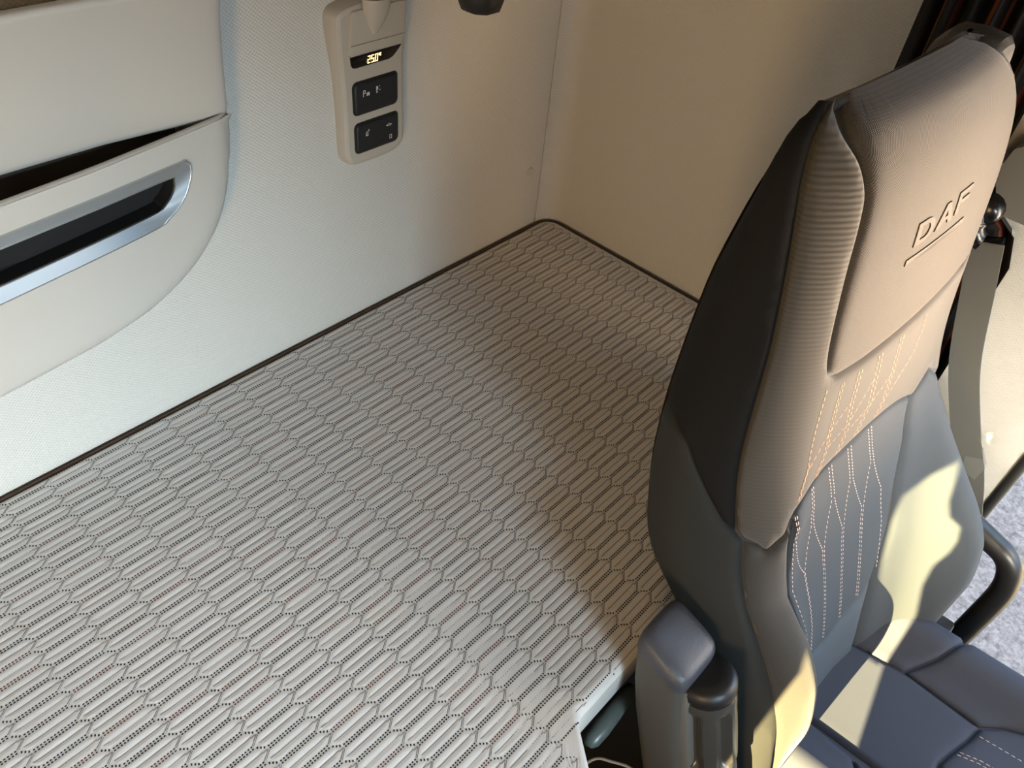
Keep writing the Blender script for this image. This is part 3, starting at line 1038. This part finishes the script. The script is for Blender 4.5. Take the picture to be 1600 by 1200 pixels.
for s in (1, -1):
    sb = side_bound(-s)
    sb = [(-abs(a) * s, v) for a, v in sb]
    up = sb + [(-2.86 * s, 0.30), (-2.82 * s, 0.40), (-2.80 * s, 0.50), (-2.82 * s, 0.58), (-2.84 * s, 0.66), (-2.85 * s, 0.698), (-2.84 * s, 0.7118), (-5.2 * s, 0.7118)]
    panel('side_panel', P, up, 'fabric_side', core, 0.016, UV, 0.004, 0.014, 0.0045, crown=0.7115)
    dn = sb[::-1] + [(-5.2 * s, -0.34), (-2.55 * s, -0.34), (-2.60 * s, -0.1), (-2.68 * s, 0.02), (-2.70 * s, 0.12), (-2.70 * s, 0.20)][0:]
    dn = sb + [(-2.70 * s, 0.218), (-2.70 * s, 0.12), (-2.68 * s, 0.0), (-2.60 * s, -0.1), (-2.55 * s, -0.34), (-5.2 * s, -0.34)]
    panel('lower_side_panel', P, dn, 'fabric_sidelow', core, 0.016, UV, 0.004, 0.014, 0.0045)
# lateral bolsters
bl = [(-2.68, 0.218), (-2.47, 0.217), (-2.31, 0.210), (-2.10, 0.232), (-1.95, 0.248), (-1.75, 0.16), (-1.55, 0.08), (-1.25, 0.0), (-0.85, -0.07), (-0.62, -0.15), (-0.58, -0.30), (-0.6, -0.345), (-2.54, -0.345), (-2.59, -0.1), (-2.67, 0.0), (-2.69, 0.12)]
panel('side_bolster', P, bl, 'fabric', core, 0.012, UV, 0.006, 0.020, 0.0045)
br = [(0.84, 0.256), (1.3, 0.280), (1.85, 0.261), (2.2, 0.233), (2.45, 0.216), (2.68, 0.218), (2.69, 0.12), (2.67, 0.0), (2.59, -0.1), (2.54, -0.345), (0.62, -0.345), (0.58, -0.235), (0.54, -0.15), (0.55, -0.067), (0.70, 0.034), (0.78, 0.112), (0.88, 0.184)]
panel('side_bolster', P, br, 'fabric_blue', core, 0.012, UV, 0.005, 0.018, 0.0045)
lc = [tuple(p) for p in low if -1.93 < p[0]]
lc = [(a, b - 0.002) for a, b in lc] + [(0.86, 0.184), (0.76, 0.112), (0.68, 0.034), (0.53, -0.067), (0.14, -0.098), (-0.3, -0.102), (-0.83, -0.07), (-1.23, 0.0), (-1.53, 0.08), (-1.73, 0.16)]
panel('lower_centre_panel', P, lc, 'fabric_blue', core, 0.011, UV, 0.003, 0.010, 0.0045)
gs = [(0.53, -0.069), (0.52, -0.15), (0.56, -0.235), (0.60, -0.345), (-0.58, -0.345), (-0.56, -0.30), (-0.60, -0.15), (-0.83, -0.073), (-0.3, -0.105), (0.14, -0.101)]
panel('gusset_panel', P, gs, 'fabric_gus', core, 0.011, UV, 0.003, 0.010, 0.0045)


def surf(ab, off):
    ab = np.asarray(ab, float)
    e = 1e-4
    p0 = P(ab[:, 0], ab[:, 1])
    pu = P(ab[:, 0] + e, ab[:, 1]) - p0
    pv = P(ab[:, 0], ab[:, 1] + e) - p0
    nr = np.cross(pu, pv)
    nr /= np.maximum(np.linalg.norm(nr, axis=1, keepdims=True), 1e-12)
    return p0 + nr * off, nr


def stitches(name, polylines, mat, parent, S_, off, dash=0.0062, gap=0.0034, wd=0.0013):
    vs, fs = [], []
    for pl_ in polylines:
        dense = []
        for i in range(len(pl_) - 1):
            a, b = np.array(pl_[i], float), np.array(pl_[i + 1], float)
            for t in np.linspace(0, 1, 60, endpoint=False):
                dense.append(a + (b - a) * t)
        dense.append(np.array(pl_[-1], float))
        pts, nr = S_(np.array(dense), off)
        L = np.concatenate([[0], np.cumsum(np.linalg.norm(np.diff(pts, axis=0), axis=1))])
        s = 0.001
        while s + dash < L[-1]:
            k = len(vs)
            seg = []
            for q in (s, s + dash / 2, s + dash):
                p = np.array([np.interp(q, L, pts[:, c]) for c in range(3)])
                n_ = np.array([np.interp(q, L, nr[:, c]) for c in range(3)])
                seg.append((p, n_))
            d = seg[2][0] - seg[0][0]
            d /= np.linalg.norm(d)
            for (p, n_), lift, w_ in zip(seg, (0, 0.0006, 0), (0.6, 1, 0.6)):
                c = np.cross(d, n_) * wd * w_ / 2
                vs += [p - c + n_ * lift, p + c + n_ * lift]
            fs += [(k, k + 2, k + 3, k + 1), (k + 2, k + 4, k + 5, k + 3)]
            s += dash + gap
    return link_mesh(name, vs, fs, mat, parent, False)


def dbl(l, d=0.028):
    return [[(a - d, b) for a, b in l], [(a + d, b) for a, b in l]]


up_st = [[(-1.62, 0.440), (-1.63, 0.362), (-1.62, 0.32), (-1.84, 0.279)], [(-1.57, 0.33), (-1.78, 0.281)]]
up_st += dbl([(-1.16, 0.434), (-1.14, 0.376), (-1.1, 0.33), (-1.24, 0.294)])
up_st += dbl([(-0.82, 0.434), (-0.80, 0.389), (-0.73, 0.337), (-0.81, 0.302)])
up_st += dbl([(-0.50, 0.434), (-0.45, 0.403), (-0.39, 0.349), (-0.51, 0.304)])
up_st += dbl([(-0.15, 0.434), (-0.09, 0.374), (-0.08, 0.334), (-0.15, 0.302)])
up_st += [[(0.30, 0.434), (0.36, 0.405), (0.32, 0.372), (-0.12, 0.32)], [(-0.80, 0.389), (-1.58, 0.322)], [(-0.47, 0.395), (-0.73, 0.349), (-1.09, 0.335)], [(-0.1, 0.375), (-0.40, 0.347), (-0.70, 0.335)]]
_o = stitches('orange_stitching', up_st, 'thread_orange', core, surf, 0.0047)
_o['label'] = 'orange double stitching'
_o['kind'] = 'stuff'
lo_st = dbl([(-1.85, 0.262), (-1.72, 0.219)]) + dbl([(-1.27, 0.282), (-0.97, 0.203)]) + dbl([(-0.86, 0.290), (-0.58, 0.210)]) + dbl([(-0.53, 0.293), (-0.25, 0.210)]) + dbl([(-0.17, 0.291), (0.17, 0.203)])
lo_st += [[(-1.76, 0.216), (-1.50, 0.13), (-1.30, 0.03)], [(-1.68, 0.216), (-1.00, 0.118), (-0.80, -0.06)]]
for a, l_, r_ in (((-0.97, 0.201), [(-0.98, 0.118), (-0.77, -0.065)], [(-0.60, 0.119), (-0.43, -0.085)]),
                  ((-0.58, 0.208), [(-0.57, 0.122), (-0.40, -0.085)], [(-0.23, 0.118), (-0.04, -0.095)]),
                  ((-0.25, 0.208), [(-0.20, 0.122), (-0.01, -0.095)], [(0.16, 0.115), (0.28, -0.085)]),
                  ((0.17, 0.201), [(0.19, 0.119), (0.31, -0.082)], [(0.48, 0.122), (0.54, 0.057), (0.55, -0.045)])):
    lo_st += [[(a[0] - 0.02, a[1])] + l_, [(a[0] + 0.03, a[1])] + r_]
_o = stitches('pale_stitching', lo_st, 'thread_pale', core, surf, 0.0034)
_o['label'] = 'pale pink stitching'
_o['kind'] = 'stuff'


# raised lettering on the headrest
def letter(name, polys, u0, v0, su, sv, slant):
    vs, fs = [], []
    for poly in polys:
        pr = resample(poly, 0.12)
        n = len(pr)
        ab = np.array([(u0 + x * su + slant * z * su, v0 + z * sv) for x, z in pr])
        base, _ = surf(ab, 0.002)
        top, _ = surf(ab, 0.0053)
        k = len(vs)
        vs += [tuple(q) for q in base] + [tuple(q) for q in top]
        fs += [(k + i, k + (i + 1) % n, k + n + (i + 1) % n, k + n + i) for i in range(n)]
        fs.append(tuple(k + n + i for i in range(n)))
    return link_mesh(name, vs, fs, 'fabric_logo', core, False)


ring = lambda cx, r0, r1, a0, a1, n=10: [(cx + r1[0] * math.cos(a), 0.5 + r1[1] * math.sin(a)) for a in np.linspace(a0, a1, n)] + [(cx + r0[0] * math.cos(a), 0.5 + r0[1] * math.sin(a)) for a in np.linspace(a1, a0, n)]
D_ = [[(0, 0), (0.25, 0), (0.25, 1), (0, 1)], [(0.25, 0), (0.5, 0), (0.5, 0.2), (0.25, 0.2)], [(0.25, 0.8), (0.5, 0.8), (0.5, 1), (0.25, 1)], ring(0.5, (0.25, 0.3), (0.5, 0.5), -math.pi / 2, math.pi / 2)]
A_ = [[(0, 0), (0.27, 0), (0.62, 1), (0.38, 1)], [(0.73, 0), (1.0, 0), (0.62, 1), (0.44, 0.9)], [(0.25, 0.22), (0.75, 0.22), (0.69, 0.40), (0.31, 0.40)]]
F_ = [[(0, 0), (0.25, 0), (0.25, 1), (0, 1)], [(0.25, 0.8), (0.95, 0.8), (0.95, 1), (0.25, 1)], [(0.25, 0.42), (0.85, 0.42), (0.85, 0.6), (0.25, 0.6)]]
letter('logo_letter', D_, -0.60, 0.576, 0.27, 0.026, 0.0)
letter('logo_letter', A_, -0.29, 0.578, 0.29, 0.026, 0.0)
letter('logo_letter', F_, 0.04, 0.580, 0.27, 0.026, 0.0)
letter('logo_bar', [[(0, 0), (1, 0), (1, 1), (0, 1)]], -0.64, 0.556, 0.98, 0.007, 0.0)

# moulded back shell wrapping the rear edge on the door side
shell_r = []
for v in np.linspace(-0.34, 0.655, 40):
    us = np.concatenate([np.linspace(4.35, 7, 14), np.linspace(-7, -5.3, 14)])
    p = P(us, np.full_like(us, v))
    e = 1e-3
    du = P(us + e, np.full_like(us, v)) - P(us - e, np.full_like(us, v))
    nr = np.stack([du[:, 1], -du[:, 0], 0 * du[:, 0]], 1)
    nr /= np.maximum(np.linalg.norm(nr, axis=1, keepdims=True), 1e-9)
    shell_r.append([tuple(q) for q in p + nr * 0.007])
sh = loft('back_shell', shell_r, 'grey_plastic', seat, False, False, 40)
wing = []
for k, (y, r0) in enumerate(((-0.790, 0.86), (-0.797, 0.95), (-0.790, 1.0), (-0.765, 1.02), (-0.735, 1.0), (-0.722, 0.9))):
    ring_ = []
    for a in np.linspace(0, TAU, 28, endpoint=False):
        c_, s_ = math.cos(a), math.sin(a)
        ring_.append((-0.205 + 0.075 * r0 * np.sign(c_) * abs(c_) ** 0.7, y, 0.56 + 0.150 * r0 * np.sign(s_) * abs(s_) ** 0.7))
    wing.append(ring_)
loft('shell_wing', wing, 'arm', seat, True, True, 40)


# cushion
def CS(x, y):
    x, y = np.asarray(x, float), np.asarray(y, float)
    d = np.abs(x - XC)
    z = -0.245 + 0.03 * np.clip((-1.05 - y) / 0.4, 0, 1) + 0.045 * np.exp(-((d - 0.185) / 0.05) ** 2)
    z = z - 0.16 * np.clip((d - 0.20) / 0.05, 0, 1.6) ** 2.2 - 0.10 * np.clip((-1.42 - y) / 0.08, 0, 1.4) ** 2
    return np.stack([x, y, z], -1)


cush_r = []
for y in np.linspace(-0.98, -1.53, 40):
    xx = np.linspace(XC - 0.262, XC + 0.262, 48)
    p = CS(xx, np.full_like(xx, y))
    p[:, 2] -= 0.0045
    cush_r.append([tuple(q) for q in p] + [(XC + 0.25, y, -0.44), (XC - 0.25, y, -0.44)])
cush = loft('seat_cushion', cush_r, 'fabric_cush', seat, True, True, 50)
XR = -0.318
XL = 2 * XC - XR
panel('cushion_insert', CS, [(XL, -1.02), (XL, -1.262), (-0.46, -1.242), (-0.42, -1.2375), (-0.39, -1.2455), (-0.35, -1.258), (XR, -1.264), (-0.309, -1.146), (-0.322, -1.02)][::1], 'fabric_cush', cush, 0.012, (1, 1), 0.004, 0.010, 0.0045)
panel('cushion_front', CS, [(XL, -1.265), (-0.46, -1.2445), (-0.42, -1.240), (-0.39, -1.248), (-0.35, -1.2605), (XR, -1.2665), (-0.297, -1.292), (-0.28, -1.335), (-0.275, -1.50), (2 * XC + 0.275, -1.50), (2 * XC + 0.28, -1.335)], 'fabric_cush', cush, 0.012, (1, 1), 0.005, 0.012, 0.0045)
for s in (1, -1):
    mx_ = lambda l: [(x if s > 0 else 2 * XC - x, y) for x, y in l]
    panel('cushion_side_rear', CS, mx_([(-0.320, -1.02), (-0.307, -1.132), (-0.26, -1.163), (-0.20, -1.186), (-0.165, -1.19), (-0.160, -1.02)]), 'fabric_cush', cush, 0.012, (1, 1), 0.004, 0.010, 0.0045)
    panel('cushion_side', CS, mx_([(-0.307, -1.136), (-0.316, -1.264), (-0.295, -1.292), (-0.278, -1.335), (-0.273, -1.50), (-0.165, -1.50), (-0.162, -1.195), (-0.20, -1.190), (-0.26, -1.167)]), 'fabric_cush', cush, 0.012, (1, 1), 0.004, 0.012, 0.0045)


def csurf(ab, off):
    ab = np.asarray(ab, float)
    p = CS(ab[:, 0], ab[:, 1])
    p[:, 2] += off
    return p, np.tile([0, 0, 1.0], (len(p), 1))


_o = stitches('cushion_stitching', [[(-0.336, -1.268), (-0.330, -1.337), (-0.330, -1.42)], [(-0.392, -1.252), (-0.382, -1.283), (-0.375, -1.36)], [(-0.385, -1.254), (-0.375, -1.285), (-0.368, -1.36)],
                               [(-0.45, -1.252), (-0.452, -1.36)], [(-0.457, -1.252), (-0.459, -1.36)]], 'thread_pale', cush, csurf, 0.0052)
_o['label'] = 'pale stitching'
_o['kind'] = 'stuff'
box('pedestal', (-0.62, -1.45, -0.94), (-0.20, -0.98, -0.44), 'deep_black', seat, 0.02)
box('recliner_bracket', (-0.215, -1.165, -0.262), (-0.150, -1.075, -0.225), 'black', seat, 0.006)

# folded-up armrest on the inboard side
arm_r = []


def rsq(cx, cy, hx, hy, z, tilt=0.0, n=28, e=0.42):
    out = []
    for a in np.linspace(0, TAU, n, endpoint=False):
        c_, s_ = math.cos(a), math.sin(a)
        x = hx * np.sign(c_) * abs(c_) ** e
        y = hy * np.sign(s_) * abs(s_) ** e
        out.append((cx + x, cy + y, z + tilt * y))
    return out


for z, cx, cy, hx, hy in ((-0.34, -0.742, -0.985, 0.036, 0.040), (-0.25, -0.744, -0.955, 0.040, 0.041), (-0.15, -0.746, -0.925, 0.043, 0.042), (-0.06, -0.747, -0.897, 0.045, 0.042), (0.0, -0.748, -0.882, 0.046, 0.042), (0.045, -0.748, -0.873, 0.046, 0.042), (0.066, -0.748, -0.869, 0.0455, 0.0415)):
    arm_r.append(rsq(cx, cy, hx, hy, z, 0.35 if z > 0.03 else 0.2))
arm = loft('armrest', arm_r, 'arm', seat, True, True, 50)
cap_r = []
for z, hx, hy in ((0.066, 0.0458, 0.0418), (0.080, 0.0455, 0.0415), (0.089, 0.043, 0.0395), (0.0935, 0.039, 0.036), (0.0955, 0.030, 0.028), (0.0965, 0.015, 0.014)):
    cap_r.append(rsq(-0.748, -0.868, hx, hy, z, 0.38, 28, 0.40 if hx > .03 else 0.6))
loft('armrest_cap', cap_r, 'arm_cap', arm, True, True, 60)
# dark carrier and fluted height-adjusting knob on the face turned to the front
ax0, ax1 = Vector((-0.741, -0.917, 0.050)), Vector((-0.739, -0.966, -0.105))
axd = (ax1 - ax0).normalized()
e1 = Vector((1, 0, 0))
e1 = (e1 - axd * e1.dot(axd)).normalized()
e2 = axd.cross(e1).normalized()


def around(t, rfun, n=60):
    c = ax0 + (ax1 - ax0) * t
    return [c + (e1 * math.cos(a) + e2 * math.sin(a)) * rfun(a) for a in np.linspace(0, TAU, n, endpoint=False)]


def flute(depth, base):
    return lambda a: (base + 0.003) * 1.30 - depth * 2.1 * max(0.0, math.cos(6 * a + 0.6)) ** 0.6


rings = []
for t, dpt, base in ((0.10, 0, 0.021), (0.11, 0, 0.0255), (0.15, 0, 0.0268), (0.20, 0.0, 0.0270), (0.235, 0.0035, 0.0272), (0.30, 0.0052, 0.0275), (0.6, 0.0055, 0.0280), (0.82, 0.0055, 0.0280), (0.89, 0.0038, 0.0280), (0.925, 0, 0.0276), (0.955, 0, 0.0262), (0.97, 0, 0.020)):
    rings.append(around(t, flute(dpt, base)))
loft('adjuster_knob', rings, 'knob', arm, True, True, 50)
rings = [around(t, lambda a, r=r: r) for t, r in ((-0.072, 0.018), (-0.070, 0.031), (-0.045, 0.0365), (0.0, 0.0392), (0.07, 0.039), (0.088, 0.036))]
loft('knob_collar', rings, 'black', arm, True, True, 50)
rings = [around(t, lambda a, r=r: r) for t, r in ((0.975, 0.030), (0.99, 0.037), (1.15, 0.039), (1.6, 0.039), (2.2, 0.038))]
loft('knob_carrier', rings, 'arm', arm, True, True, 50)
fr = []
for t, w_ in ((0.0, 0.034), (0.1, 0.037), (0.6, 0.038), (1.0, 0.037), (1.5, 0.034)):
    c = ax0 + (ax1 - ax0) * t + Vector((-0.006, 0.018, 0.002))
    fr.append([c + Vector((w_ * np.sign(math.cos(a)) * abs(math.cos(a)) ** 0.4, 0.016 * np.sign(math.sin(a)) * abs(math.sin(a)) ** 0.4, 0)) for a in np.linspace(0, TAU, 24, endpoint=False)])
loft('carrier_frame', fr, 'grey_plastic', arm, True, True, 50)

# ------------------------------------------------------------------ seat belt on the side wall
belt = thing('seat_belt', 'grey seat belt webbing hanging from its guide on the side wall', 'seat belt')


def strap(name, pts, half, mat, parent, th=0.0012):
    vs, fs = [], []
    for i, p in enumerate(pts):
        p = Vector(p)
        d = (Vector(pts[min(i + 1, len(pts) - 1)]) - Vector(pts[max(i - 1, 0)])).normalized()
        wv = d.cross(Vector((1, 0, 0))).normalized() * half
        nv = Vector((th, 0, 0))
        vs += [p - wv - nv, p + wv - nv, p + wv + nv, p - wv + nv]
    for i in range(len(pts) - 1):
        for j in range(4):
            a, b = i * 4 + j, i * 4 + (j + 1) % 4
            fs.append((a, b, b + 4, a + 4))
    return fix_normals(link_mesh(name, vs, fs, mat, parent, False))


strap('webbing', spline([(-0.060, -0.872, 0.405), (-0.056, -0.895, 0.33), (-0.048, -0.935, 0.20), (-0.036, -0.985, 0.09), (-0.016, -1.045, -0.03), (-0.010, -1.10, -0.16)], 6), 0.024, 'belt', belt)
hp = [(-0.832, 0.497), (-0.838, 0.535), (-0.862, 0.555), (-0.905, 0.560), (-0.925, 0.540), (-0.925, 0.455), (-0.905, 0.440), (-0.868, 0.440), (-0.850, 0.458)]
loft('belt_housing', [[(x, y + dy * 0, z) for y, z in offset_poly(hp, o_)] for x, o_, dy in ((0.016, 0.0, 0), (-0.020, 0.0, 0), (-0.031, -0.002 + 0.002, 0), (-0.036, 0.0, 0))], 'housing', belt, True, True, 40)
tube('guide_loop', spline([(-0.040, -0.838, 0.450), (-0.050, -0.842, 0.418), (-0.046, -0.862, 0.396), (-0.044, -0.892, 0.404)], 6), [0.019] * 7 + [0.017] * 6 + [0.012] * 6, 'black_gloss', belt, 12)
tube('pivot_bolt', [(-0.016, -0.846, 0.446), (-0.052, -0.846, 0.443), (-0.060, -0.846, 0.442)], [0.025, 0.024, 0.015], 'black_gloss', belt, 16)
tp = [(-1.020, 0.022), (-1.034, 0.036), (-1.052, 0.010), (-1.050, -0.018), (-1.028, -0.014)]
loft('belt_stop', [[(x, y, z) for y, z in offset_poly(tp[::-1], o_)] for x, o_ in ((-0.006, 0.0), (-0.020, 0.0), (-0.024, 0.003))], 'housing', belt, True, True, 30)

# ------------------------------------------------------------------ bunk curtain bunched against the side wall
cur = thing('bunk_curtain', 'black bunk curtain with rust-orange stripes bunched behind the seat', 'curtain')
ys_ = np.linspace(-0.632, -0.915, 150)
zs_ = np.linspace(0.085, 1.25, 26)
cv = []
for z in zs_:
    k = np.clip((z - 0.1) / 0.5, 0, 1)
    for y in ys_:
        t = (y + 0.632) / -0.283
        yy = -0.632 - 0.283 * (t * (0.80 + 0.20 * k) + (1 - k) * 0.20)
        up_ = float(np.clip((z - 0.40) / 0.06, 0, 1))
        yy = yy * (1 - up_) + up_ * (-0.632 - 0.192 * t)
        x = -0.012 - 0.014 * math.sin(t * 38 + 0.6 * math.sin(z * 3)) - 0.005 * math.sin(t * 83 + z * 4)
        cv.append((x, yy, z))
nn = len(ys_)
cf, cs, cr_ = [], [], []
for i in range(len(zs_) - 1):
    for j in range(nn - 1):
        f = (i * nn + j, i * nn + j + 1, (i + 1) * nn + j + 1, (i + 1) * nn + j)
        m_ = j % 50
        (cs if m_ in (17, 18, 19, 20, 21) else cr_ if m_ in (34, 35, 36) else cf).append(f)
for nm, fl_, mt in (('cloth', cf, 'curtain'), ('stripe', cs, 'curtain_stripe'), ('piping', cr_, 'curtain_red')):
    o = link_mesh(nm, cv, fl_, mt, cur, True)
    bm = bmesh.new()
    bm.from_mesh(o.data)
    bmesh.ops.delete(bm, geom=[v for v in bm.verts if not v.link_faces], context='VERTS')
    bm.to_mesh(o.data)
    bm.free()

# ------------------------------------------------------------------ grab rail, lever and cable
rl = tube('grab_rail', spline([(-0.10, -1.02, -0.02), (-0.10, -1.09, -0.047), (-0.10, -1.128, -0.060), (-0.10, -1.158, -0.072), (-0.10, -1.179, -0.100), (-0.10, -1.190, -0.150), (-0.10, -1.190, -0.25), (-0.10, -1.188, -0.36), (-0.10, -1.186, -0.50), (-0.10, -1.184, -0.94)], 6), 0.0205, 'rail', None, 16)
tag(rl, 'bent black tubular rail beside the seat at the door opening', 'rail')
lv_ = thing('bunk_lever', 'grey-green rounded lever handle under the mattress edge', 'lever')
tube('grip', [(-0.846, -0.838, -0.124), (-0.838, -0.836, -0.121), (-0.815, -0.834, -0.118), (-0.785, -0.832, -0.116), (-0.755, -0.832, -0.116), (-0.735, -0.832, -0.118)], [0.006, 0.013, 0.016, 0.016, 0.013, 0.010], 'lever', lv_, 14)
box('lever_bracket', (-0.775, -0.828, -0.17), (-0.740, -0.70, -0.125), 'black', lv_, 0.004)
cb = tube('cable', spline([(-0.80, -0.80, -0.94), (-0.77, -0.79, -0.60), (-0.709, -0.804, -0.50), (-0.679, -0.835, -0.497), (-0.655, -0.88, -0.52), (-0.64, -0.90, -0.70), (-0.63, -0.90, -0.94)], 8), 0.003, 'cable', None, 8)
tag(cb, 'thin pale cable looping in the dark gap beside the seat', 'cable')
